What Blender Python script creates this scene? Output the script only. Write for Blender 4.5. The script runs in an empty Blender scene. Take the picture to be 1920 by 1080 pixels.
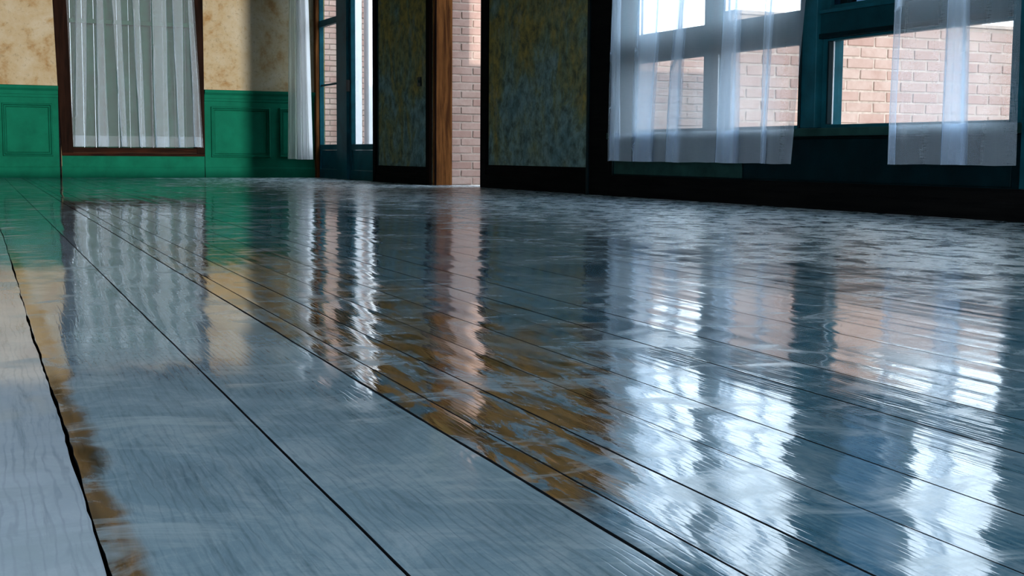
import bpy, bmesh, math, random
from mathutils import Matrix, Vector, noise
random.seed(7)
C = bpy.context.scene.collection
S = bpy.context.scene

# ------------------------------------------------------------------ camera, sky, sun, exposure
cam_d = bpy.data.cameras.new('camera'); cam = bpy.data.objects.new('camera', cam_d); C.objects.link(cam)
cam_d.sensor_width = 36.0; cam_d.lens = 46.875; cam_d.clip_start = 0.02; cam_d.clip_end = 200
RX = (0.90999086, -0.03507336, 0.41314222)
RY = (-0.41456929, -0.09377594, 0.90517312)
RZ = (0.00699534, -0.99497534, -0.09987558)
m = Matrix.Identity(4)
for i, r in enumerate((RX, RY, RZ)):
    m[i][0] = r[0]; m[i][1] = -r[1]; m[i][2] = -r[2]
m[2][3] = 0.28
cam.matrix_world = m
S.camera = cam

W = bpy.data.worlds.new('sky'); S.world = W; W.use_nodes = True
wn = W.node_tree.nodes; wn['Background'].inputs[0].default_value = (0.80, 0.90, 1.0, 1)
wn['Background'].inputs[1].default_value = 5.2

sun_d = bpy.data.lights.new('sun', 'SUN'); sun = bpy.data.objects.new('sun', sun_d); C.objects.link(sun)
sun_d.energy = 5.2; sun_d.angle = math.radians(0.6); sun_d.color = (1.0, 0.93, 0.85)
sun.rotation_euler = (math.radians(90 - 1.3), 0, math.radians(0.0))     # low, travelling along +Y through the added rear opening

S.view_settings.view_transform = 'Standard'; S.view_settings.look = 'None'
S.view_settings.gamma = 1.0; S.view_settings.exposure = 0.0; S.view_settings.use_curve_mapping = False
S.cycles.transparent_max_bounces = 24
S.cycles.max_bounces = 8; S.cycles.diffuse_bounces = 4

# ------------------------------------------------------------------ material helpers
class NT:
    def __init__(s, name):
        s.m = bpy.data.materials.new(name); s.m.use_nodes = True
        s.t = s.m.node_tree; s.n = s.t.nodes; s.l = s.t.links
        s.b = s.n['Principled BSDF']; s.out = s.n['Material Output']
    def put(s, sock, v):
        if hasattr(v, 'is_linked') or isinstance(v, bpy.types.NodeSocket): s.l.new(v, sock)
        elif isinstance(v, (tuple, list)) and len(v) == 3 and sock.type == 'RGBA': sock.default_value = (*v, 1)
        else: sock.default_value = v
    def coord(s, kind='Object'):
        return s.n.new('ShaderNodeTexCoord').outputs[kind]
    def map(s, v, scale=(1, 1, 1), loc=(0, 0, 0)):
        n = s.n.new('ShaderNodeMapping'); s.put(n.inputs[0], v)
        n.inputs['Scale'].default_value = scale
        s.put(n.inputs['Location'], loc); return n.outputs[0]
    def noise(s, v, scale=5, detail=4, rough=0.55, dist=0.0):
        n = s.n.new('ShaderNodeTexNoise'); s.put(n.inputs['Vector'], v)
        n.inputs['Scale'].default_value = scale; n.inputs['Detail'].default_value = detail
        n.inputs['Roughness'].default_value = rough; n.inputs['Distortion'].default_value = dist
        return n.outputs['Fac']
    def ramp(s, f, stops):
        n = s.n.new('ShaderNodeValToRGB'); s.put(n.inputs[0], f); e = n.color_ramp.elements
        while len(e) < len(stops): e.new(0.5)
        for k, (p, c) in zip(e, stops):
            k.position = p; k.color = (*c, 1) if not isinstance(c, (int, float)) else (c, c, c, 1)
        return n.outputs[0]
    def mix(s, f, a, b, mode='MIX'):
        n = s.n.new('ShaderNodeMix'); n.data_type = 'RGBA'; n.blend_type = mode
        s.put(n.inputs[0], f); s.put(n.inputs[6], a); s.put(n.inputs[7], b); return n.outputs[2]
    def math(s, op, a, b=0.0, clamp=False):
        n = s.n.new('ShaderNodeMath'); n.operation = op; n.use_clamp = clamp
        s.put(n.inputs[0], a); s.put(n.inputs[1], b); return n.outputs[0]
    def rng(s, v, a, b, c=0.0, d=1.0):
        n = s.n.new('ShaderNodeMapRange'); n.interpolation_type = 'SMOOTHSTEP'; s.put(n.inputs[0], v)
        for i, x in enumerate((a, b, c, d)): s.put(n.inputs[i + 1], x)
        return n.outputs[0]
    def sep(s, v):
        n = s.n.new('ShaderNodeSeparateXYZ'); s.put(n.inputs[0], v); return n.outputs
    def bump(s, h, strength=0.3, dist=0.01, normal=None):
        n = s.n.new('ShaderNodeBump'); s.put(n.inputs['Height'], h)
        n.inputs['Strength'].default_value = strength; n.inputs['Distance'].default_value = dist
        if normal: s.put(n.inputs['Normal'], normal)
        return n.outputs[0]
    def set(s, **k):
        for a, v in k.items(): s.put(s.b.inputs[a.replace('_', ' ')], v)
        return s.m

def paint(name, col, var=0.25, rough=0.45, scale=6, spec=0.05, bump=0.15):
    t = NT(name); g = t.coord(); f = t.noise(g, scale, 5, 0.6)
    f2 = t.noise(g, scale * 9, 3, 0.7)
    c = t.mix(t.ramp(f, [(0.3, 0), (0.7, 1)]), tuple(x * (1 - var) for x in col), tuple(min(1, x * (1 + var)) for x in col))
    return t.set(Base_Color=c, Roughness=rough, Specular_IOR_Level=spec, Normal=t.bump(f2, bump, 0.004))

def wood(name, dark, light, axis=2, rough=0.45):
    t = NT(name); g = t.coord(); sc = [14, 14, 14]; sc[axis] = 1.0
    f = t.noise(t.map(g, tuple(sc)), 2.2, 6, 0.65, 0.6)
    f2 = t.noise(g, 3.0, 3, 0.5)
    c = t.mix(t.ramp(f, [(0.35, 0), (0.62, 1)]), dark, light)
    c = t.mix(t.ramp(f2, [(0.35, 0.0), (0.75, 0.6)]), c, dark)
    return t.set(Base_Color=c, Roughness=0.85, Specular_IOR_Level=0.04, Normal=t.bump(f, 0.25, 0.003))

def plaster(name, stops, scale=2.6, rough=0.8):
    t = NT(name); g = t.coord()
    f = t.noise(g, scale, 8, 0.62, 0.4); f3 = t.noise(g, scale * 4.5, 6, 0.7, 0.2)
    h = t.math('ADD', t.math('MULTIPLY', f, 0.7), t.math('MULTIPLY', f3, 0.3))
    c = t.ramp(h, stops)
    sp = t.noise(g, 34, 3, 0.6)
    c = t.mix(t.ramp(sp, [(0.3, 0.35), (0.42, 0.0)]), c, stops[0][1])
    return t.set(Base_Color=c, Roughness=rough, Specular_IOR_Level=0.06, Normal=t.bump(f3, 0.35, 0.006))

M = {}
M['wall_tan'] = plaster('tan_plaster', [(0.30, (0.07, 0.05, 0.025)), (0.41, (0.18, 0.11, 0.045)), (0.49, (0.24, 0.195, 0.12)), (0.60, (0.27, 0.24, 0.175)), (0.70, (0.20, 0.135, 0.06))], 2.0)
t = NT('olive_plaster'); g = t.coord(); pz = t.sep(g)[2]
f = t.noise(t.map(g, (1, 1, 0.7)), 2.6, 8, 0.66, 0.5); f3 = t.noise(g, 11, 7, 0.7, 0.3)
hz = t.math('ADD', t.math('MULTIPLY', f, 1.5), t.math('MULTIPLY', pz, 0.22))
c = t.ramp(t.math('SUBTRACT', hz, 0.40), [(0.28, (0.13, 0.24, 0.26)), (0.42, (0.20, 0.31, 0.29)), (0.54, (0.19, 0.23, 0.13)), (0.72, (0.32, 0.25, 0.07))])
c = t.mix(t.ramp(f3, [(0.36, 0.85), (0.60, 0.0)]), c, (0.045, 0.065, 0.050))
c = t.mix(t.ramp(t.noise(t.map(g, (5, 5, 3)), 1.0, 8, 0.72), [(0.55, 0.0), (0.72, 0.5)]), c, (0.22, 0.30, 0.30))
M['wall_olive'] = t.set(Base_Color=c, Roughness=0.8, Specular_IOR_Level=0.06, Normal=t.bump(f3, 0.35, 0.006))
M['green'] = paint('green_paint', (0.002, 0.072, 0.042), 0.18, 0.85)
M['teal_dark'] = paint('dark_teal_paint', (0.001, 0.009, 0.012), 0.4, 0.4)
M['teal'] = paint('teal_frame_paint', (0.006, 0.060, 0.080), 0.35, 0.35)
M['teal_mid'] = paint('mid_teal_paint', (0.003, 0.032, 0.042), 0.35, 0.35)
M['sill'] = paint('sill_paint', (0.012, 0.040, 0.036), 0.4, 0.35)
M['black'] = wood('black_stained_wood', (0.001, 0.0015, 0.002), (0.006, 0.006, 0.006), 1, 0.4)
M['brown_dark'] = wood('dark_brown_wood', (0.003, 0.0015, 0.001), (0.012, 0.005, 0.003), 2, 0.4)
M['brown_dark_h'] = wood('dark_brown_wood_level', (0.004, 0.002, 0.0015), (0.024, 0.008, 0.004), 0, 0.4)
M['brown'] = wood('brown_post_wood', (0.040, 0.014, 0.005), (0.175, 0.068, 0.020), 2, 0.5)
M['ceiling'] = paint('ceiling_paint', (0.35, 0.37, 0.36), 0.1, 0.8)
M['white'] = paint('white_paint', (0.62, 0.63, 0.66), 0.06, 0.6)
M['ground'] = paint('ground_paving', (0.22, 0.21, 0.20), 0.3, 0.9)
M['metal'] = paint('dark_metal', (0.03, 0.03, 0.03), 0.1, 0.35)
M['mortar'] = paint('pale_mortar', (0.34, 0.275, 0.24), 0.2, 0.9, 30)
M['dark_green'] = paint('dark_green_paint', (0.004, 0.040, 0.026), 0.3, 0.5)
M['subfloor'] = paint('subfloor', (0.004, 0.006, 0.008), 0.2, 0.9)
t = NT('brick')
g = t.coord('Generated'); oi = t.n.new('ShaderNodeObjectInfo')
wp = t.n.new('ShaderNodeNewGeometry').outputs['Position']
f = t.noise(wp, 14, 5, 0.65); fl = t.noise(wp, 2.0, 3, 0.5)
c = t.mix(t.ramp(oi.outputs['Random'], [(0.0, 0.0), (1.0, 1.0)]), (0.28, 0.18, 0.155), (0.33, 0.24, 0.21))
c = t.mix(t.ramp(f, [(0.35, 0.55), (0.62, 0.0)]), c, (0.24, 0.145, 0.12))
c = t.mix(t.ramp(fl, [(0.45, 0.0), (0.7, 0.35)]), c, (0.42, 0.35, 0.31))
M['brick'] = t.set(Base_Color=c, Roughness=0.9, Specular_IOR_Level=0.15, Normal=t.bump(f, 0.5, 0.006))

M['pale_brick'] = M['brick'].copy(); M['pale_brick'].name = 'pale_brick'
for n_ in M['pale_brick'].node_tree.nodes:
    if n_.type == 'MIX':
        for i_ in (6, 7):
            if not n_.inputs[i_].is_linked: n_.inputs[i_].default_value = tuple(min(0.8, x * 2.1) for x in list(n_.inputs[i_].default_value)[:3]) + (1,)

def sheer(name, fac, col=(0.76, 0.87, 0.99)):
    t = NT(name); t.n.remove(t.b)
    g = t.coord()
    tr = t.n.new('ShaderNodeBsdfTransparent'); tr.inputs[0].default_value = (0.96, 0.98, 1, 1)
    d = t.n.new('ShaderNodeBsdfDiffuse'); d.inputs[0].default_value = (*col, 1)
    tl = t.n.new('ShaderNodeBsdfTranslucent'); tl.inputs[0].default_value = (*col, 1)
    a = t.n.new('ShaderNodeMixShader'); a.inputs[0].default_value = 0.5
    t.l.new(d.outputs[0], a.inputs[1]); t.l.new(tl.outputs[0], a.inputs[2])
    b = t.n.new('ShaderNodeMixShader')
    f = t.noise(t.map(g, (330, 330, 14)), 1.0, 3, 0.6)
    fz = t.noise(t.map(g, (14, 14, 380)), 1.0, 3, 0.6)
    s_ = t.math('ADD', t.math('MULTIPLY', f, 0.5), t.math('MULTIPLY', fz, 0.5))
    al = t.rng(s_, 0.3, 0.7, fac - 0.012, fac + 0.012)
    geo = t.n.new('ShaderNodeNewGeometry'); dt = t.n.new('ShaderNodeVectorMath'); dt.operation = 'DOT_PRODUCT'
    t.l.new(geo.outputs['Normal'], dt.inputs[0]); t.l.new(geo.outputs['Incoming'], dt.inputs[1])
    cs = t.math('MAXIMUM', t.math('ABSOLUTE', dt.outputs['Value']), 0.10)         # threads overlap more when the cloth is seen edge-on
    t.put(b.inputs[0], t.math('SUBTRACT', 1.0, t.math('POWER', t.math('SUBTRACT', 1.0, al), t.math('DIVIDE', 0.85, cs))))
    t.l.new(tr.outputs[0], b.inputs[1]); t.l.new(a.outputs[0], b.inputs[2]); t.l.new(b.outputs[0], t.out.inputs[0])
    return t.m
M['sheer'] = sheer('sheer_cotton', 0.225)
M['sheer_far'] = sheer('sheer_cotton_far', 0.14, (0.80, 0.88, 0.95))
M['cloth'] = sheer('white_cotton', 0.82, (0.86, 0.86, 0.88))
M['sheer_corner'] = sheer('grey_cotton', 0.62, (0.60, 0.66, 0.60))

t = NT('window_glass'); t.n.remove(t.b)
tr = t.n.new('ShaderNodeBsdfTransparent'); tr.inputs[0].default_value = (0.93, 0.96, 0.97, 1)
gl = t.n.new('ShaderNodeBsdfGlossy'); gl.inputs['Roughness'].default_value = 0.02
fr = t.n.new('ShaderNodeFresnel'); fr.inputs[0].default_value = 1.45
mx = t.n.new('ShaderNodeMixShader'); t.put(mx.inputs[0], t.math('MULTIPLY', fr.outputs[0], t.math('SUBTRACT', 1.0, t.n.new('ShaderNodeNewGeometry').outputs['Backfacing']))); t.l.new(tr.outputs[0], mx.inputs[1]); t.l.new(gl.outputs[0], mx.inputs[2])
t.l.new(mx.outputs[0], t.out.inputs[0]); M['glass'] = t.m
M['dimmed_sky_glass'] = M['glass'].copy(); M['dimmed_sky_glass'].name = 'dimmed_sky_window_glass'
for n_ in M['dimmed_sky_glass'].node_tree.nodes:
    if n_.type == 'BSDF_TRANSPARENT': n_.inputs[0].default_value = (0.13, 0.19, 0.25, 1)  # the dimmer sky of the uncurtained gap is put into this tint

# floor paint: object coordinates are (u across the boards, v along the boards)
t = NT('worn_blue_floor_paint')
g = t.coord(); oi = t.n.new('ShaderNodeObjectInfo'); rnd = oi.outputs['Random']
cv = t.n.new('ShaderNodeCombineXYZ'); t.put(cv.inputs[2], t.math('MULTIPLY', rnd, 40.0))
va = t.n.new('ShaderNodeVectorMath'); t.l.new(g, va.inputs[0]); t.l.new(cv.outputs[0], va.inputs[1]); gb = va.outputs[0]   # per-board shift
u, v, _ = t.sep(g)
big = t.noise(t.map(g, (1, 0.8, 1)), 2.3, 6, 0.62, 0.5)
mid = t.noise(t.map(g, (1, 0.6, 1)), 11.0, 9, 0.74, 0.7)
streak = t.noise(t.map(gb, (60, 3.0, 1)), 1.0, 7, 0.7, 0.3)
fine = t.noise(t.map(gb, (260, 18, 1)), 1.0, 5, 0.7)
# cathedral grain: bent rings stretched along the board
wv = t.n.new('ShaderNodeTexWave'); wv.wave_type = 'BANDS'; wv.bands_direction = 'X'
t.put(wv.inputs['Vector'], t.map(gb, (1.0, 0.11, 1)))
wv.inputs['Scale'].default_value = 36; wv.inputs['Distortion'].default_value = 11; wv.inputs['Detail'].default_value = 3
wv.inputs['Detail Scale'].default_value = 1.1; wv.inputs['Detail Roughness'].default_value = 0.6
ring = t.ramp(wv.outputs[1], [(0.0, 1.0), (0.16, 0.35), (0.34, 0.0)])
base = t.ramp(mid, [(0.34, (0.014, 0.075, 0.13)), (0.46, (0.065, 0.17, 0.245)), (0.54, (0.23, 0.33, 0.40)), (0.66, (0.48, 0.55, 0.62))])
base2 = t.ramp(big, [(0.36, (0.006, 0.055, 0.10)), (0.50, (0.14, 0.23, 0.29)), (0.64, (0.38, 0.46, 0.52))])
c = t.mix(0.5, base, base2)
c = t.mix(oi.outputs['Alpha'], c, oi.outputs['Color'])
c = t.mix(t.math('MULTIPLY', ring, t.rng(big, 0.42, 0.60, 0.28, 0.04)), c, (0.035, 0.085, 0.115))
c = t.mix(t.ramp(streak, [(0.30, 0.40), (0.44, 0.0)]), c, (0.03, 0.075, 0.10))
c = t.mix(t.ramp(fine, [(0.50, 0.0), (0.72, 0.30)]), c, (0.42, 0.52, 0.58))
# bare brown wood where the paint has gone
wob = t.math('MULTIPLY', t.math('SUBTRACT', t.noise(t.map(g, (6, 5, 1)), 1.0, 5, 0.6), 0.5), 0.075)
ue = t.math('ADD', u, wob)
sa = t.math('MULTIPLY', t.rng(u, 0.0735, 0.0745), t.rng(ue, 0.108, 0.090))
sa = t.math('MULTIPLY', sa, t.math('MULTIPLY', t.rng(v, 4.6, 3.4), t.rng(mid, 0.36, 0.50, 0.25, 1.0)))
pn = t.noise(t.map(g, (5.0, 2.6, 1), (3.1, 7.7, 0)), 1.0, 7, 0.62, 0.6)
pe = t.math('ADD', u, t.math('MULTIPLY', t.math('SUBTRACT', pn, 0.5), 0.9))
pb = t.math('MULTIPLY', t.rng(u, 0.4292, 0.4302), t.rng(pe, 0.86, 0.70))
pb = t.math('MULTIPLY', pb, t.math('MULTIPLY', t.rng(v, 4.4, 4.0), t.rng(v, 0.90, 0.98)))
scr = t.noise(t.map(g, (34, 7, 1)), 1.0, 6, 0.7, 0.8)
wedge = t.rng(t.math('DIVIDE', t.math('ADD', u, t.math('MULTIPLY', t.math('SUBTRACT', pn, 0.5), 0.25)), v), 0.52, 0.47)
pb = t.math('MULTIPLY', pb, wedge)
pb = t.math('MULTIPLY', pb, t.rng(scr, 0.57, 0.47, 0.10, 1.0))
ps = t.math('MULTIPLY', t.rng(u, 0.43, 0.44), t.rng(u, 1.6, 1.0))
ps = t.math('MULTIPLY', ps, t.math('MULTIPLY', t.rng(pn, 0.53, 0.62), t.rng(v, 5.0, 3.5)))
ps = t.math('MULTIPLY', t.math('MULTIPLY', ps, wedge), 0.75)
br = t.math('MAXIMUM', t.math('MAXIMUM', sa, pb), ps)
bw = t.ramp(t.noise(t.map(gb, (40, 4, 1)), 1.0, 6, 0.65, 0.4), [(0.32, (0.050, 0.036, 0.018)), (0.50, (0.165, 0.095, 0.036)), (0.70, (0.34, 0.20, 0.085))])
c = t.mix(br, c, bw)
# pale scuffs and scratches
sc1 = t.noise(t.map(g, (2.0, 3.2, 1)), 2.6, 6, 0.68, 0.8)
scf = t.ramp(sc1, [(0.52, 0.0), (0.64, 0.62)])
sc2 = t.n.new('ShaderNodeTexVoronoi'); sc2.feature = 'DISTANCE_TO_EDGE'
t.put(sc2.inputs['Vector'], t.map(g, (1.0, 1.0, 1))); sc2.inputs['Scale'].default_value = 5.5
hair = t.math('MULTIPLY', t.rng(sc2.outputs['Distance'], 0.010, 0.0), t.rng(mid, 0.52, 0.60))
c = t.mix(scf, c, (0.34, 0.44, 0.50))
c = t.mix(t.math('MULTIPLY', hair, 0.14), c, (0.42, 0.52, 0.58))
rough = t.rng(sc1, 0.46, 0.68, 0.035, 0.20)
matte = t.rng(t.math('ADD', u, t.math('MULTIPLY', t.math('SUBTRACT', big, 0.5), 2.0)), 1.2, 2.7)
c = t.mix(t.math('MULTIPLY', matte, 0.65), c, t.ramp(mid, [(0.38, (0.06, 0.16, 0.22)), (0.56, (0.60, 0.69, 0.74))]))
rough = t.math('ADD', rough, t.math('MULTIPLY', matte, t.rng(mid, 0.36, 0.60, 0.08, 0.30)))
rough = t.math('ADD', rough, t.math('MULTIPLY', t.math('SUBTRACT', fine, 0.5), 0.03))
# gentle unevenness of the worn boards (real relief, long along the boards)
h1 = t.noise(t.map(gb, (17, 0.9, 1)), 1.0, 1, 0.4)
h2 = t.noise(t.map(gb, (150, 3, 1)), 1.0, 4, 0.6)
n1 = t.bump(h1, 1.0, 0.0017)
n2 = t.bump(h2, 0.25, 0.00012, n1)
n3 = t.bump(ring, 0.2, -0.00010, n2)
t.set(Base_Color=c, Roughness=rough, IOR=1.62, Normal=n3)
M['floor'] = t.m

# ------------------------------------------------------------------ mesh helpers
def add_box(bm, a, b):
    x0, x1 = sorted((a[0], b[0])); y0, y1 = sorted((a[1], b[1])); z0, z1 = sorted((a[2], b[2]))
    vs = [bm.verts.new(p) for p in ((x0, y0, z0), (x1, y0, z0), (x1, y1, z0), (x0, y1, z0), (x0, y0, z1), (x1, y0, z1), (x1, y1, z1), (x0, y1, z1))]
    fs = [bm.faces.new([vs[i] for i in q]) for q in ((0, 3, 2, 1), (4, 5, 6, 7), (0, 1, 5, 4), (1, 2, 6, 5), (2, 3, 7, 6), (3, 0, 4, 7))]
    return vs
def obj(name, bm, mat, parent=None, smooth=False, bevel=0.0):
    if bevel:
        bmesh.ops.bevel(bm, geom=list(bm.edges), offset=bevel, segments=1, affect='EDGES', profile=0.5)
    me = bpy.data.meshes.new(name); bm.to_mesh(me); bm.free()
    me.materials.append(mat)
    if smooth:
        for p in me.polygons: p.use_smooth = True
    o = bpy.data.objects.new(name, me); C.objects.link(o)
    if parent: o.parent = parent
    return o
def boxes(name, lst, mat, parent=None, bevel=0.0):
    bm = bmesh.new()
    for a, b in lst: add_box(bm, a, b)
    o = obj(name, bm, mat, parent, bevel=bevel)
    return o
def struct(o): o['kind'] = 'structure'; return o
def empty(name, loc=(0, 0, 0)):
    o = bpy.data.objects.new(name, None); o.location = loc; C.objects.link(o); return o
def tag(o, label, cat, group=None):
    o['label'] = label; o['category'] = cat
    if group: o['group'] = group
    return o
def tube(bm, p0, p1, r, seg=10):
    p0 = Vector(p0); p1 = Vector(p1); d = (p1 - p0); q = d.to_track_quat('Z', 'Y')
    rings = []
    for p in (p0, p1):
        rings.append([bm.verts.new(p + q @ Vector((r * math.cos(2 * math.pi * i / seg), r * math.sin(2 * math.pi * i / seg), 0))) for i in range(seg)])
    for i in range(seg):
        j = (i + 1) % seg; bm.faces.new((rings[0][i], rings[0][j], rings[1][j], rings[1][i]))
    bm.faces.new(rings[0][::-1]); bm.faces.new(rings[1])
def prism(bm, prof, axis, a, b):
    """extrude a closed 2-D profile [(p, q)...] along x or y from a to b; p is the depth axis, q is z"""
    def P(p, q, s): return (s, p, q) if axis == 'x' else (p, s, q)
    r0 = [bm.verts.new(P(p, q, a)) for p, q in prof]; r1 = [bm.verts.new(P(p, q, b)) for p, q in prof]
    n = len(prof)
    for i in range(n):
        j = (i + 1) % n; bm.faces.new((r0[i], r0[j], r1[j], r1[i]))
    bm.faces.new(r0[::-1]); bm.faces.new(r1)
    bmesh.ops.recalc_face_normals(bm, faces=bm.faces)

XR, XD, XO = 4.45, 4.28, 4.64       # near right wall face, door-bay wall face, outer face
YA, YB, XL, HC = 14.75, -1.6, -2.6, 3.1
YJ, YN = 11.10, 10.35               # far and near edge of the doorway

# ------------------------------------------------------------------ floor
floor = struct(boxes('floor', [((XL - 0.1, YB - 0.1, -0.10), (XR, YA + 0.1, -0.022)), ((XR, YN, -0.10), (XO, YJ, -0.022))], M['subfloor']))
B = math.radians(2.7)
edges = [0.0737, 0.2594, 0.4295, 0.4715, 0.5516, 0.6493, 0.7561, 0.8559, 0.917, 1.0329, 1.1613, 1.2650, 1.3679]
while edges[-1] < 4.75: edges.append(edges[-1] + random.choice((0.098, 0.104, 0.108, 0.092)))
left = [0.0737]
while left[0] > -3.4: left.insert(0, left[0] - random.choice((0.19, 0.175, 0.2)))
edges = left[:-1] + edges
gapw = {0.0737: 0.0042, 0.2594: 0.0026, 0.4295: 0.0038}
def edge_fn(e, side):
    """gap edge along v: a little irregular, more so at the two wide old joints"""
    g0 = gapw.get(e, 0.0022)
    amp = {0.0737: 0.0028, 0.4295: 0.0011, 0.2594: 0.0006}.get(e, 0.0002)
    def f(v):
        n = noise.noise((e * 31 + side * 5.3, v * 7.0, 0.3)) + 0.5 * noise.noise((e * 17 + side, v * 31.0, 4.0))
        j = 0.0030 * (1 if math.sin(v * 2.1 + e * 40) > 0.55 else 0) if e == 0.0737 else 0.0
        fade = 0.55 + 0.45 * max(0, 1 - abs(v - 1.2) / 2.5) if e == 0.0737 else 1.0
        return e + side * (g0 * fade / 2 + max(-g0 / 2 * 0.7, amp * n)) - j * 0.5
    return f
cb, sb = math.cos(B), math.sin(B)
rb = random.Random(3)
for k in range(len(edges) - 1):
    u0, u1 = edges[k], edges[k + 1]
    fl, fr_ = edge_fn(u0, 1), edge_fn(u1, -1)
    vs = []
    v = -1.9
    near = -0.2 < u0 < 1.3
    while v < 15.3:
        vs.append(v); v += (0.03 if (near and 0.5 < v < 3) else 0.12 if v < 6 else 0.4)
    vs.append(15.3)
    bm = bmesh.new(); NX = 6; w = u1 - u0
    cup = rb.uniform(-0.5, 0.9) * 0.00030 * (w / 0.1) ** 1.3; tilt = rb.uniform(-0.0018, 0.0018); dz = rb.uniform(-0.00015, 0.00015)
    rows = []
    for v in vs:
        a, b = fl(v), fr_(v); row = []
        c2 = cup * (0.7 + 0.6 * noise.noise((u0 * 9, v * 0.9, 2.0)))
        for i in range(NX + 1):
            s = i / NX; x = a + (b - a) * s
            z = -c2 * (2 * s - 1) ** 2 + tilt * (x - (a + b) / 2) + dz + 0.0004 * noise.noise((x * 6, v * 1.3, u0))
            if i in (0, NX): z -= 0.0001
            row.append(bm.verts.new((x, v, z)))
        lo = [bm.verts.new((a, v, -0.021)), bm.verts.new((b, v, -0.021)), bm.verts.new(row[0].co), bm.verts.new(row[-1].co)]
        rows.append((row, lo))
    for (r0, l0), (r1, l1) in zip(rows, rows[1:]):
        for i in range(NX):
            f_ = bm.faces.new((r0[i], r0[i + 1], r1[i + 1], r1[i])); f_.smooth = True
        for q_ in ((l0[0], l0[2], l1[2], l1[0]), (l0[3], l0[1], l1[1], l1[3]), (l0[1], l0[0], l1[0], l1[1])): bm.faces.new(q_).material_index = 1
    # trim the board to the room: world planes expressed in board coordinates
    def cut(pt, nrm):
        pl = Vector((pt[0] * cb - pt[1] * sb, pt[0] * sb + pt[1] * cb, 0)); nl = Vector((nrm[0] * cb - nrm[1] * sb, nrm[0] * sb + nrm[1] * cb, 0))
        bmesh.ops.bisect_plane(bm, geom=bm.verts[:] + bm.edges[:] + bm.faces[:], plane_co=pl, plane_no=nl, clear_outer=True)
    cut((XL, 0), (-1, 0)); cut((XR - 0.002, 0), (1, 0)); cut((0, YA - 0.004), (0, 1)); cut((0, YB + 0.01), (0, -1))
    if not bm.faces: bm.free(); continue
    o = obj('floorboard', bm, M['floor'], floor); o.data.materials.append(M['subfloor'])
    o.rotation_euler = (0, 0, -B)
    # board tone: colour + how far it replaces the general mottling (alpha)
    if u0 < 0.07: o.color = (0.55, 0.64, 0.74, 0.68)
    elif u0 < 0.42: o.color = (0.34, 0.46, 0.54, 0.42)
    else:
        q = rb.uniform(0.75, 1.15); o.color = (0.030 * q, 0.130 * q, 0.205 * q, 0.35)
thr = struct(boxes('trim_1', [((XR - 0.001, YN, -0.02), (XO, YJ, 0.0))], M['floor'])); thr.color = (0.1, 0.17, 0.2, 0.5)

# ------------------------------------------------------------------ shell
struct(boxes('ceiling', [((XL - 0.1, YB - 0.1, HC), (XO, YA + 0.3, HC + 0.12))], M['ceiling']))
# left wall (never in view) with two openings added to brighten the room and near floor
lw = [((XL - 0.1, YB, 0), (XL, YA, 0.5)), ((XL - 0.1, YB, 2.7), (XL, YA, HC))]
for a, b in ((YB, -1.3), (1.6, 1.8), (4.8, 14.75)): lw.append(((XL - 0.1, a, 0.5), (XL, b, 2.7)))
struct(boxes('wall_left', lw, M['wall_tan']))
# rear wall behind the camera: one added opening, shaping the sun's edge on the far wall, that ends at x = 3.48
struct(boxes('wall_rear', [((XL, YB - 0.1, 0), (XO, YB, 0.40)), ((XL, YB - 0.1, 2.5), (XO, YB, HC)), ((3.48, YB - 0.1, 0.40), (XO, YB, 2.5)), ((XL, YB - 0.1, 0.40), (0.6, YB, 2.5))], M['wall_tan']))

# far wall
WX0, WX1, WZ0, WZ1 = 1.53, 3.02, 0.235, 2.05
wf = struct(boxes('wall_far', [((XL, YA, 0), (WX0 + 0.05, YA + 0.16, HC)), ((WX1 - 0.05, YA, 0), (XD + 0.01, YA + 0.16, HC)),
                  ((WX0 + 0.05, YA, 0), (WX1 - 0.05, YA + 0.16, WZ0 + 0.04)), ((WX0 + 0.05, YA, WZ1 - 0.04), (WX1 - 0.05, YA + 0.16, HC))], M['wall_tan']))
for x0, x1 in ((XL, WX0 - 0.024), (WX1 + 0.004, XD)):
    boxes('wainscot_field', [((x0, YA - 0.012, 0.115), (x1, YA - 0.0005, 0.87))], M['green'], wf, 0.002)
    bm = bmesh.new(); prism(bm, [(YA - 0.0005, 0.86), (YA - 0.02, 0.865), (YA - 0.024, 0.90), (YA - 0.05, 0.925), (YA - 0.055, 0.952), (YA - 0.0005, 0.958)], 'x', x0, x1)
    obj('cap_rail', bm, M['green'], wf)
    bm = bmesh.new(); prism(bm, [(YA - 0.0125, 0.83), (YA - 0.02, 0.835), (YA - 0.022, 0.86), (YA - 0.0125, 0.86)], 'x', x0, x1)
    obj('bead', bm, M['green'], wf)
boxes('wainscot_field', [((WX0, YA - 0.006, 0.115), (WX1, YA - 0.0005, 0.235))], M['green'], wf, 0.002)
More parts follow.
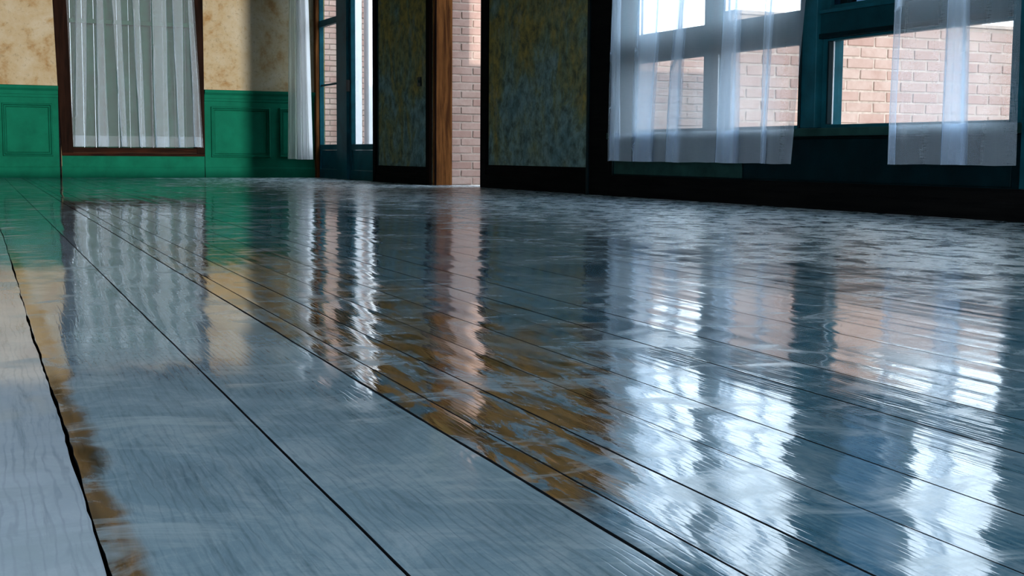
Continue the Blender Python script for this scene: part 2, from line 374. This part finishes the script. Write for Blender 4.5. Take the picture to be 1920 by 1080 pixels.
def panel(x0, x1, z0, z1):
    """mitred picture-frame moulding round a sunk panel"""
    p = boxes('wainscot_panel', [((x0 + 0.045, YA - 0.016, z0 + 0.045), (x1 - 0.045, YA - 0.0125, z1 - 0.045))], M['green'], wf, 0.002)
    bm = bmesh.new()
    prof = [(0.0, -0.0125), (0.004, -0.040), (0.016, -0.046), (0.024, -0.026), (0.036, -0.030), (0.042, -0.0125)]
    corners = [(x0, z0, 1, 1), (x1, z0, -1, 1), (x1, z1, -1, -1), (x0, z1, 1, -1)]
    rg = [[bm.verts.new((cx + sx * d, YA + y, cz + sz * d)) for d, y in prof] for cx, cz, sx, sz in corners]
    for i in range(4):
        a, b = rg[i], rg[(i + 1) % 4]
        for j in range(len(prof) - 1): bm.faces.new((a[j], b[j], b[j + 1], a[j + 1]))
    bmesh.ops.recalc_face_normals(bm, faces=bm.faces)
    obj('panel_moulding', bm, M['green'], wf)
panel(0.95, 1.445, 0.225, 0.77); panel(0.2, 0.80, 0.225, 0.77); panel(3.09, 3.75, 0.222, 0.775); panel(3.85, 4.22, 0.222, 0.775)
panel(-0.55, 0.05, 0.225, 0.77)
for x0, x1, d in ((XL, WX0 - 0.024, 0.022), (WX0 - 0.003, WX1 - 0.003, 0.016), (WX1 + 0.004, XD, 0.022)):
    bm = bmesh.new(); prism(bm, [(YA - 0.0005, 0.0), (YA - d, 0.0), (YA - d, 0.10), (YA - d + 0.008, 0.115), (YA - 0.0005, 0.122)], 'x', x0, x1)
    struct(obj('baseboard_far', bm, M['green']))
boxes('joint_strip', [((WX0 - 0.0235, YA - 0.003, 0.0), (WX0 - 0.004, YA - 0.0005, 0.95)), ((WX1 - 0.002, YA - 0.003, 0.0), (WX1 + 0.0035, YA - 0.0005, 0.95))], M['black'], wf)

# window in the far wall
w1 = struct(empty('window_1', (WX0, YA, WZ0)))
def wp_(name, lst, mat, root, bevel=0.002):
    o = boxes(name, lst, mat, None, bevel); o.parent = root; o.matrix_parent_inverse = Matrix.Translation(-Vector(root.location)); return o
bm = bmesh.new()      # left casing leans a little outwards towards the top
q = [(WX0, WZ0), (WX0 + 0.115, WZ0), (WX0 + 0.10, WZ1), (WX0 - 0.06, WZ1)]
fr0 = [bm.verts.new((x, YA - 0.03, z)) for x, z in q]; bk0 = [bm.verts.new((x, YA + 0.13, z)) for x, z in q]
bm.faces.new(fr0); bm.faces.new(bk0[::-1])
for i in range(4): j = (i + 1) % 4; bm.faces.new((fr0[j], fr0[i], bk0[i], bk0[j]))
bmesh.ops.recalc_face_normals(bm, faces=bm.faces)
o = obj('casing', bm, M['brown_dark'], None, bevel=0.003); o.parent = w1; o.matrix_parent_inverse = Matrix.Translation(-w1.location)
wp_('casing', [((WX1 - 0.085, YA - 0.03, WZ0), (WX1, YA + 0.13, WZ1))], M['brown_dark'], w1, 0.003)
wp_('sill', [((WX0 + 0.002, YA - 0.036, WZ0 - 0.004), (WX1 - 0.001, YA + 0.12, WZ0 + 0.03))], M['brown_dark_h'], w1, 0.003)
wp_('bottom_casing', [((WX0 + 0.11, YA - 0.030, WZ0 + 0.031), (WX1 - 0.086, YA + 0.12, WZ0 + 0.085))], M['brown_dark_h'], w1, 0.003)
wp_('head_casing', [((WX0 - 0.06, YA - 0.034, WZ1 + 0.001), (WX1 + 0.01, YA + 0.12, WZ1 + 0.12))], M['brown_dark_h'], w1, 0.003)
wp_('meeting_rail', [((WX0 + 0.11, YA + 0.05, 1.62), (WX1 - 0.09, YA + 0.09, 1.665))], M['dark_green'], w1)
for i, x in enumerate((2.0, 2.5)): wp_('muntin', [((x - 0.014, YA + 0.052, WZ0 + 0.088), (x + 0.014, YA + 0.085, WZ1 - 0.002))], M['dark_green'], w1)
wp_('pane', [((WX0 + 0.11, YA + 0.066, WZ0 + 0.09), (WX1 - 0.09, YA + 0.070, WZ1 - 0.003))], M['glass'], w1, 0)
# dark backing boards added behind this window so no bright sky shows
sh = struct(empty('trim_2', (WX0, YA + 0.2, 0.2)))
x = WX0 - 0.1
while x < WX1 + 0.1:
    wp_('backing_board', [((x, YA + 0.20, 0.15), (x + 0.116, YA + 0.23, 2.2))], M['dark_green'], sh, 0.004); x += 0.12

# ------------------------------------------------------------------ right wall
HW = 2.45                            # window heads
Y0W, Y1W = 4.40, 8.10
wr = struct(boxes('wall_right', [
    ((XR, YB, 0), (XO, Y0W, HC)),
    ((XR, Y0W, HW), (XO, Y1W, HC)),
    ((XR, Y1W, 0), (XO, YN, HC)),
    ((XR, YN, 2.62), (XO, YJ, HC)), ((XR, YN, 2.08), (XO, YJ, 2.22)),
    ((XD, YJ, 0.0), (XR - 0.005, 12.66, HC)),
    ((XD, 12.66, 2.30), (XR - 0.005, YA, HC)),
    ((XD, 14.725, 0.0), (XD + 0.10, YA, 2.30))], M['wall_olive']))
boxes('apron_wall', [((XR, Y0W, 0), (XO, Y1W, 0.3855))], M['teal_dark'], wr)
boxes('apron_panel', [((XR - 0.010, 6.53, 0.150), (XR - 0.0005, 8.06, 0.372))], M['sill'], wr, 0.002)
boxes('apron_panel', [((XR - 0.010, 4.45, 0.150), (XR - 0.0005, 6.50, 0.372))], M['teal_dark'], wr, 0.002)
# baseboards
for y0, y1, h, x in ((YB, 8.10, 0.142, XR), (8.42, YN - 0.11, 0.19, XR), (YJ + 0.06, 12.64, 0.105, XD)):
    bm = bmesh.new(); prism(bm, [(x - 0.0005, 0), (x - 0.03, 0), (x - 0.03, h * 0.55), (x - 0.022, h * 0.62), (x - 0.022, h - 0.015), (x - 0.012, h), (x - 0.0005, h)], 'y', y0, y1)
    struct(obj('baseboard_right', bm, M['black']))
boxes('lower_rail', [((XD - 0.016, YJ + 0.06, 0.106), (XD - 0.0005, 12.64, 0.162))], M['black'], wr, 0.003)
boxes('panel_border', [((XD - 0.006, YJ + 0.125, 0.163), (XD - 0.0005, YJ + 0.15, HC)), ((XD - 0.006, 12.56, 0.163), (XD - 0.0005, 12.585, HC))], M['sill'], wr, 0.001)
# casings (vertical boards on the wall face)
def casing(y0, y1, x, d, mat, z0=0.0, z1=HC - 0.01, label=None):
    return boxes('casing', [((x - d, y0, z0), (x - 0.0005, y1, z1))], mat, wr, 0.003)
casing(8.10, 8.42, XR, 0.030, M['black']); casing(8.385, 8.418, XR, 0.042, M['teal_dark'])
casing(YN, YN + 0.0005 - 0.115, XR, 0.030, M['black'])
casing(YJ, YJ + 0.055, XD, 0.030, M['brown_dark']); casing(YJ + 0.056, YJ + 0.12, XD, 0.018, M['black'])
casing(12.585, 12.66, XD, 0.030, M['black'])
# timber jamb of the doorway, faces the room's near end
boxes('door_jamb', [((XD + 0.001, YJ - 0.022, 0.0), (XR + 0.012, YJ - 0.0005, 2.08))], M['brown'], wr, 0.003)
boxes('stop_bead', [((XD + 0.012, YJ - 0.034, 0.0), (XD + 0.028, YJ - 0.0225, 2.08))], M['brown_dark'], wr, 0.002)
# small paned transom above the doorway
w2 = struct(empty('window_2', (XR, YN, 2.22)))
wp_('frame', [((XR + 0.05, YN, 2.22), (XR + 0.09, YJ, 2.25)), ((XR + 0.05, YN, 2.59), (XR + 0.09, YJ, 2.62))], M['black'], w2)
for y in (YN + 0.01, 10.53, 10.72, 10.91, YJ - 0.02): wp_('muntin', [((XR + 0.05, y - 0.012, 2.251), (XR + 0.08, y + 0.012, 2.589))], M['black'], w2)
for z in (2.36, 2.47): wp_('muntin', [((XR + 0.052, YN, z - 0.01), (XR + 0.078, YJ, z + 0.01))], M['black'], w2)
wp_('pane', [((XR + 0.063, YN, 2.25), (XR + 0.066, YJ, 2.59))], M['glass'], w2, 0)

# ribbon of windows
def window(name, y0, y1, split=None, sw=0.05):
    w = struct(empty(name, (XR, y0, 0.43)))
    P = lambda n, l, mm, bv=0.002: wp_(n, l, mm, w, bv)
    # lower sash: stiles, rails, bead, pane
    P('stile', [((XR + 0.03, y0, 0.43), (XR + 0.075, y0 + 0.028, 0.90))], M['teal'])
    P('stile', [((XR + 0.03, y1 - sw, 0.43), (XR + 0.075, y1, 0.90))], M['teal'])
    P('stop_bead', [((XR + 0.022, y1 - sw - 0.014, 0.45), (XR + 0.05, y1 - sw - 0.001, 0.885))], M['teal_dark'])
    P('glazing_bead', [((XR + 0.052, y1 - sw - 0.016, 0.45), (XR + 0.060, y1 - sw - 0.0015, 0.885))], M['white'])
    P('bottom_rail', [((XR + 0.03, y0 + 0.029, 0.43), (XR + 0.075, y1 - sw - 0.001, 0.448))], M['teal'])
    P('top_rail', [((XR + 0.03, y0 + 0.029, 0.886), (XR + 0.075, y1 - sw - 0.001, 0.90))], M['teal'])
    P('pane', [((XR + 0.056, y0 + 0.028, 0.448), (XR + 0.059, y1 - sw, 0.886))], M['glass'], 0)
    # upper sash
    zt = HW - 0.03
    P('upper_stile', [((XR + 0.05, y0, 1.05), (XR + 0.10, y0 + 0.03, zt))], M['teal'])
    P('upper_stile', [((XR + 0.05, y1 - 0.03, 1.05), (XR + 0.10, y1, zt))], M['teal'])
    P('upper_rail', [((XR + 0.05, y0 + 0.031, 1.05), (XR + 0.10, y1 - 0.031, 1.075))], M['teal'])
    P('upper_rail', [((XR + 0.05, y0 + 0.031, zt - 0.04), (XR + 0.10, y1 - 0.031, zt))], M['teal'])
    P('muntin', [((XR + 0.06, y0 + 0.031, 1.44), (XR + 0.09, y1 - 0.031, 1.475))], M['teal'])
    if split:
        P('upper_stile', [((XR + 0.045, split - 0.03, 1.076), (XR + 0.105, split + 0.03, zt - 0.041))], M['teal_dark'])
    P('muntin', [((XR + 0.066, y1 - 0.116, 1.076), (XR + 0.08, y1 - 0.106, zt - 0.041))], M['white'])
    if split:
        P('upper_stile', [((XR + 0.05, 5.13, 1.076), (XR + 0.10, 5.16, zt - 0.041))], M['teal'])  # added stile, parts the sky-dimming pane from the clear one
        P('pane', [((XR + 0.074, y0 + 0.03, 1.075), (XR + 0.077, 5.13, zt - 0.04))], M['glass'], 0)
        P('pane', [((XR + 0.074, 5.16, 1.075), (XR + 0.077, y1 - 0.03, zt - 0.04))], M['dimmed_sky_glass'], 0)['label'] = 'pane tinted blue to dim the sky behind it'
    else:
        P('pane', [((XR + 0.074, y0 + 0.03, 1.075), (XR + 0.077, y1 - 0.03, zt - 0.04))], M['glass'], 0)
    return w
window('window_3', 4.475, 5.855, 5.71)
window('window_4', 6.00, 6.925, None, 0.018)
window('window_5', 6.955, 7.96)
def tr_(n, l, mat, bv=0.003): return struct(boxes(n, l, mat, None, bv))
for y0, y1, xo in ((Y0W, 4.474, XO - 0.02), (5.857, 5.999, XO - 0.02), (6.926, 6.954, XR + 0.10), (7.961, 8.099, XR + 0.10)):
    tr_('trim_3', [((XR - 0.012, y0, 0.43), (xo, y1, HW))], M['teal'])
tr_('trim_11', [((XR - 0.012, 4.05, 0.143), (XR - 0.0005, 4.399, HW))], M['teal'])
boxes('post_bead', [((XR - 0.020, 5.975, 0.431), (XR - 0.0125, 5.995, HW))], M['teal_dark'], wr, 0.002)
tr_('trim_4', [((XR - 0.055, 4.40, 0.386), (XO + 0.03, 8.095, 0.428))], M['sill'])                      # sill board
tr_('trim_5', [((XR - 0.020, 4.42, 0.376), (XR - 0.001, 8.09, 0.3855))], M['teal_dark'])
for y0, y1 in ((4.475, 5.856), (6.0, 6.925), (6.955, 7.96)):
    tr_('trim_6', [((XR + 0.012, y0, 0.901), (XO - 0.03, y1, 1.049))], M['teal_mid'])                      # transom rail
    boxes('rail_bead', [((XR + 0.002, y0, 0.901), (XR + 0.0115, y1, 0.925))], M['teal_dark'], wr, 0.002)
    boxes('rail_bead', [((XR - 0.002, y0, 1.030), (XR + 0.0115, y1, 1.049))], M['teal'], wr, 0.002)

# glazed doors in the far bay
def door(name, y0, y1, mid_rail):
    d = struct(empty(name, (XD + 0.04, y0, 0)))
    P = lambda n, l, mm, bv=0.003: wp_(n, l, mm, d, bv)
    x0, x1 = XD + 0.02, XD + 0.07
    P('stile', [((x0, y0, 0.001), (x1, y0 + 0.06, 2.27))], M['teal'])
    P('stile', [((x0, y1 - 0.06, 0.001), (x1, y1, 2.27))], M['teal'])
    P('bottom_rail', [((x0, y0 + 0.061, 0.001), (x1, y1 - 0.061, 0.10))], M['teal'])
    P('kick_panel', [((x0 + 0.015, y0 + 0.061, 0.101), (x1 - 0.01, y1 - 0.061, 0.31))], M['teal'])
    P('lock_rail', [((x0, y0 + 0.061, 0.311), (x1, y1 - 0.061, 0.372))], M['teal'])
    P('top_rail', [((x0, y0 + 0.061, 2.20), (x1, y1 - 0.061, 2.27))], M['teal'])
    if mid_rail:
        P('mid_rail', [((x0, y0 + 0.061, 1.675), (x1, y1 - 0.061, 1.745))], M['teal'])
        P('muntin', [((x0 + 0.012, y0 + 0.061, 1.02), (x1 - 0.012, y1 - 0.061, 1.04))], M['teal'])
    P('pane', [((XD + 0.044, y0 + 0.06, 0.372), (XD + 0.048, y1 - 0.06, 2.20))], M['glass'], 0)
    return d
door('door_1', 13.93, 14.72, True)
d2 = door('door_2', 12.70, 13.57, False)
wp_('handle', [((XD - 0.02, 13.525, 0.92), (XD + 0.019, 13.55, 1.04))], M['metal'], d2, 0.004)
tr_('trim_7', [((XD - 0.01, 13.571, 0), (XD + 0.075, 13.929, 2.299))], M['teal'])
tr_('trim_8', [((XD - 0.022, 14.665, 0), (XD + 0.015, 14.745, 2.38))], M['brown'])
tr_('trim_9', [((XD + 0.005, 12.661, 0), (XR - 0.01, 12.699, 2.299))], M['black'])
tr_('trim_10', [((XD + 0.005, 12.66, 2.271), (XR - 0.01, 14.69, 2.299))], M['teal_dark'])

# ------------------------------------------------------------------ brick walls outside
def brick_mesh(l, d, h, seed):
    r = random.Random(seed); bm = bmesh.new()
    for v in add_box(bm, (-l / 2, -d / 2, -h / 2), (l / 2, d / 2, h / 2)):
        v.co += Vector((r.uniform(-1, 1) * 0.0022, r.uniform(-1, 1) * 0.0015, r.uniform(-1, 1) * 0.002))
    bmesh.ops.bevel(bm, geom=list(bm.edges), offset=0.004, segments=1, affect='EDGES')
    me = bpy.data.meshes.new('brick'); bm.to_mesh(me); bm.free(); me.materials.append(M['brick']); return me
protos = [brick_mesh(0.207, 0.05, 0.058, s) for s in range(6)]
halfs = [brick_mesh(0.095, 0.05, 0.058, s) for s in range(20, 23)]
pale = {}
for me_ in protos + halfs:
    c_ = me_.copy(); c_.materials[0] = M['pale_brick']; pale[id(me_)] = c_
def brick_wall(label, x0, x1, yf, h, limit_x, mat='brick', thick=0.22, pitch=0.0700, L=0.218):
    root = empty('brick_wall', (x0, yf, 0)); tag(root, label, 'brick wall')
    body = boxes('mortar', [((x0, yf + 0.006, 0), (x1, yf + thick, h))], M['mortar']); body.parent = root
    body.matrix_parent_inverse = Matrix.Translation(-root.location)
    rr = random.Random(int(yf * 100)); nrow = int(h / pitch); rest = bmesh.new(); restn = 0
    for r in range(nrow):
        z = (r + 0.5) * pitch; x = x0; k = 0
        if r % 2: items = [('h', 0.106)]
        else: items = []
        while x < x1 - 0.03:
            if items: ln = items.pop(0)[1]
            else: ln = L
            ln = min(ln, x1 - x)
            cx = x + ln / 2
            if ln < 0.05: break
            full = ln > 0.2
            me = rr.choice(protos if full else halfs)
            jy = rr.uniform(-0.003, 0.003)
            sx = (ln - 0.011) / (0.207 if full else 0.095)
            if x < limit_x:
                o = bpy.data.objects.new('brick', me if mat == 'brick' else pale[id(me)]); C.objects.link(o); o.parent = root
                o.location = (cx - x0, 0.024 + jy, z); o.scale = (sx, 1, rr.uniform(0.95, 1.02))
                o.rotation_euler = (0, rr.uniform(-0.008, 0.008), rr.uniform(-0.01, 0.01))
            else:
                n0 = len(rest.verts); rest.from_mesh(me); rest.verts.ensure_lookup_table()
                for vv in rest.verts[n0:]:
                    vv.co = Vector((vv.co.x * sx + cx - x0, vv.co.y + 0.024 + jy, vv.co.z + z))
                restn += 1
            x += ln
    if restn:
        o = obj('brick_courses', rest, M[mat]); o.parent = root; o['kind'] = 'stuff'
    else: rest.free()
    return root
brick_wall('tall pale pink brick wall seen through the open doorway beside the brown timber jamb', XR + 0.005, 5.5, YJ + 0.02, 2.9, 4.98)
brick_wall('low far brick wall behind the left end of the wide pleated sheer curtain', 5.504, 8.8, YJ + 0.02, 1.26, 99)
bw2 = brick_wall('low pink brick garden wall outside the windows behind the sheer curtains', XO + 0.002, 7.35, 6.955, 1.14, 99)
o = boxes('coping', [((XO + 0.002, 6.935, 1.141), (7.36, 7.19, 1.165))], M['mortar'], None, 0.003); o.parent = bw2; o.matrix_parent_inverse = Matrix.Translation(-bw2.location)
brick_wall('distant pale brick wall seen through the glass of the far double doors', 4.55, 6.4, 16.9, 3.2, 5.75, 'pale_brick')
p = boxes('white_stand_in', [((5.21, 16.5, 0), (5.40, 16.7, 3.2)), ((5.19, 16.48, 0), (5.42, 16.72, 0.2)), ((5.19, 16.48, 3.1), (5.42, 16.72, 3.2))], M['white'], None, 0.006)  # added upright, stands in for the sky-lit white beyond the glass
tag(p, 'added white square post standing in for the sky-lit white outside the right glazed door, left of the brick strip', 'post')
p = boxes('white_stand_in', [((5.49, 16.5, 0), (5.66, 16.7, 3.2)), ((5.47, 16.48, 0), (5.68, 16.72, 0.2)), ((5.47, 16.48, 3.1), (5.68, 16.72, 3.2))], M['white'], None, 0.006)
tag(p, 'added white square post standing in for the sky-lit white outside the right glazed door, at the right edge of its pane', 'post')
struct(boxes('ground', [((-30, YB - 30, -0.30), (40, 50, -0.11))], M['ground']))

# ------------------------------------------------------------------ curtains
def lerp(a, b, t): return a + (b - a) * t
def cloth(name, keys_bot, keys_top, z0, z1, place, mat, parent, depth=0.010, wav=0.018, nz=36, sub=7, seed=0, layer=0.0):
    """cloth along s with pleats: key lists run start, (fold_out, fold_back) pairs, end; each pair overlaps itself"""
    bm = bmesh.new(); prev = None
    zt = 2.5
    for r in range(nz + 1):
        z = lerp(z0, z1, r / nz); t = (z - 0.24) / 1.65; t = max(-0.1, min(1.6, t))
        ks = [lerp(a, b, t) for a, b in zip(keys_bot, keys_top)]
        pts = []
        for i in range(len(ks) - 1):
            d0, d1 = i * depth * 0.5, (i + 1) * depth * 0.5
            # drop back after each complete pleat so the sheet stays close to its plane
            base = (i // 2) * depth
            d0 = i * depth * 0.5 - base * 0.9; d1 = (i + 1) * depth * 0.5 - base * 0.9 if i % 2 == 0 else (i + 1) * depth * 0.5 - (i // 2 + 1) * depth * 0.9
            for j in range(sub):
                f = j / sub; s = lerp(ks[i], ks[i + 1], f)
                d = lerp(d0, d1, f) + wav * noise.noise((s * 7 + seed, z * 1.3, i * 3.1)) + wav * 0.8 * math.sin(f * math.pi) * (1 if i % 2 == 0 else -1)
                pts.append((s, d))
        pts.append((ks[-1], d1))
        row = [bm.verts.new(place(s, d + layer, z + 0.006 * noise.noise((s * 5, seed, 9.0)) * (1 - r / nz))) for s, d in pts]
        if prev:
            for i in range(len(row) - 1): bm.faces.new((prev[i], prev[i + 1], row[i + 1], row[i]))
        prev = row
    return obj(name, bm, mat, parent, smooth=True)
def curtain(label, kb, kt, z0, zh, z1, place, mat, rod, seed, **kw):
    root = empty('sheer_curtain', place(kb[0], 0, z0)); tag(root, label, 'curtain', 'curtains')
    inv = Matrix.Translation(-Vector(root.location))
    a = cloth('fabric', kb, kt, z0, z1, place, mat, root, seed=seed, **kw); a.matrix_parent_inverse = inv
    b = cloth('hem', kb, kt, z0, zh, place, mat, root, seed=seed, nz=6, layer=0.0022, **kw); b.matrix_parent_inverse = inv
    bm = bmesh.new(); tube(bm, rod[0], rod[1], 0.011)
    for p in rod[2]: tube(bm, p[0], p[1], 0.006, 8)
    c = obj('curtain_rod', bm, M['metal'], root); c.matrix_parent_inverse = inv
    return root
XC = 4.37
pr = lambda s, d, z: (XC - 0.02 + d, s, z)
curtain('wide white sheer curtain, the left one over the right-hand windows, hanging in broad flat pleats',
        [7.985, 7.835, 7.980, 7.407, 7.667, 7.097, 7.243, 6.454, 6.687, 6.180, 6.225, 5.948],
        [7.950, 7.835, 7.945, 7.260, 7.590, 6.950, 7.097, 6.420, 6.570, 6.079, 6.183, 5.770],
        0.238, 0.425, 2.5, pr, M['sheer'], ((XC, 8.1, 2.5), (XC, 5.7, 2.5), [((XC, 8.0, 2.5), (XR, 8.0, 2.5)), ((XC, 5.8, 2.5), (XR, 5.8, 2.5))]), 1)
curtain('white sheer curtain over the right half of the nearest window at the right edge',
        [5.150, 5.106, 5.148, 4.637, 4.800, 4.340],
        [5.140, 5.098, 5.138, 4.662, 4.780, 4.360],
        0.245, 0.432, 2.5, pr, M['sheer'], ((XC, 5.25, 2.48), (XC, 4.2, 2.48), [((XC, 5.2, 2.48), (XR, 5.2, 2.48)), ((XC, 4.25, 2.48), (XR, 4.25, 2.48))]), 5)
pa = lambda s, d, z: (s, YA - 0.10 + d, z)
curtain('gathered white sheer curtain hanging in the dark framed window in the green panelled wall',
        [1.640, 1.760, 1.650, 2.004, 1.885, 2.190, 2.130, 2.390, 2.320, 2.632, 2.486, 2.790, 2.735, 2.975, 2.900, 3.000],
        [1.600, 1.813, 1.700, 1.974, 1.904, 2.152, 2.055, 2.338, 2.267, 2.627, 2.466, 2.790, 2.684, 2.905, 2.858, 2.922],
        0.328, 0.442, 1.99, pa, M['sheer_far'], ((1.5, YA - 0.09, 1.99), (3.05, YA - 0.09, 1.99), [((1.55, YA - 0.09, 1.99), (1.55, YA, 1.99)), ((3.0, YA - 0.09, 1.99), (3.0, YA, 1.99))]), 9,
        depth=0.03, wav=0.05)
# bunched curtain drawn aside in the corner
root = empty('gathered_curtain', (3.98, 14.4, 0.21)); tag(root, 'narrow white curtain drawn aside in the dark corner, left of the far glazed doors', 'curtain')
def bunch(name, z0, z1, x0b, x1b, x0t, x1t, mat, folds, ph):
    bm = bmesh.new(); prev = None
    for r in range(31):
        z = lerp(z0, z1, r / 30); t = (z - 0.2) / 1.75; xa = lerp(x0b, x0t, t); xb = lerp(x1b, x1t, t)
        row = []
        for i in range(61):
            f = i / 60
            row.append(bm.verts.new((lerp(xa, xb, f) , 14.42 + 0.035 * math.sin(f * folds * 2 * math.pi + ph) + 0.01 * noise.noise((f * 6, z, ph)), z)))
        if prev:
            for i in range(60): bm.faces.new((prev[i], prev[i + 1], row[i + 1], row[i]))
        prev = row
    o = obj(name, bm, mat, root, smooth=True); o.matrix_parent_inverse = Matrix.Translation(-Vector(root.location)); return o
bunch('fabric', 0.21, 2.44, 3.865, 4.02, 3.895, 4.0, M['sheer_corner'], 1.5, 0.3)
bunch('fabric', 0.205, 2.44, 3.97, 4.14, 3.975, 4.10, M['cloth'], 2.5, 1.2)
bunch('hem', 0.21, 0.34, 3.865, 4.02, 3.895, 4.0, M['sheer_corner'], 1.5, 0.3)
bm = bmesh.new(); tube(bm, (3.75, 14.42, 2.44), (4.28, 14.42, 2.44), 0.011)
o = obj('curtain_rod', bm, M['metal'], root); o.matrix_parent_inverse = Matrix.Translation(-Vector(root.location))

# ------------------------------------------------------------------ switch plate
ls = empty('light_switch', (XD, 11.41, 0.926)); tag(ls, 'small dark wall switch plate on the narrow olive panel left of the brown jamb', 'light switch')
wp_('plate', [((XD - 0.010, 11.365, 0.885), (XD - 0.001, 11.455, 0.966))], M['teal_dark'], ls, 0.002)
wp_('toggle', [((XD - 0.022, 11.402, 0.915), (XD - 0.0105, 11.418, 0.938))], M['sill'], ls, 0.002)
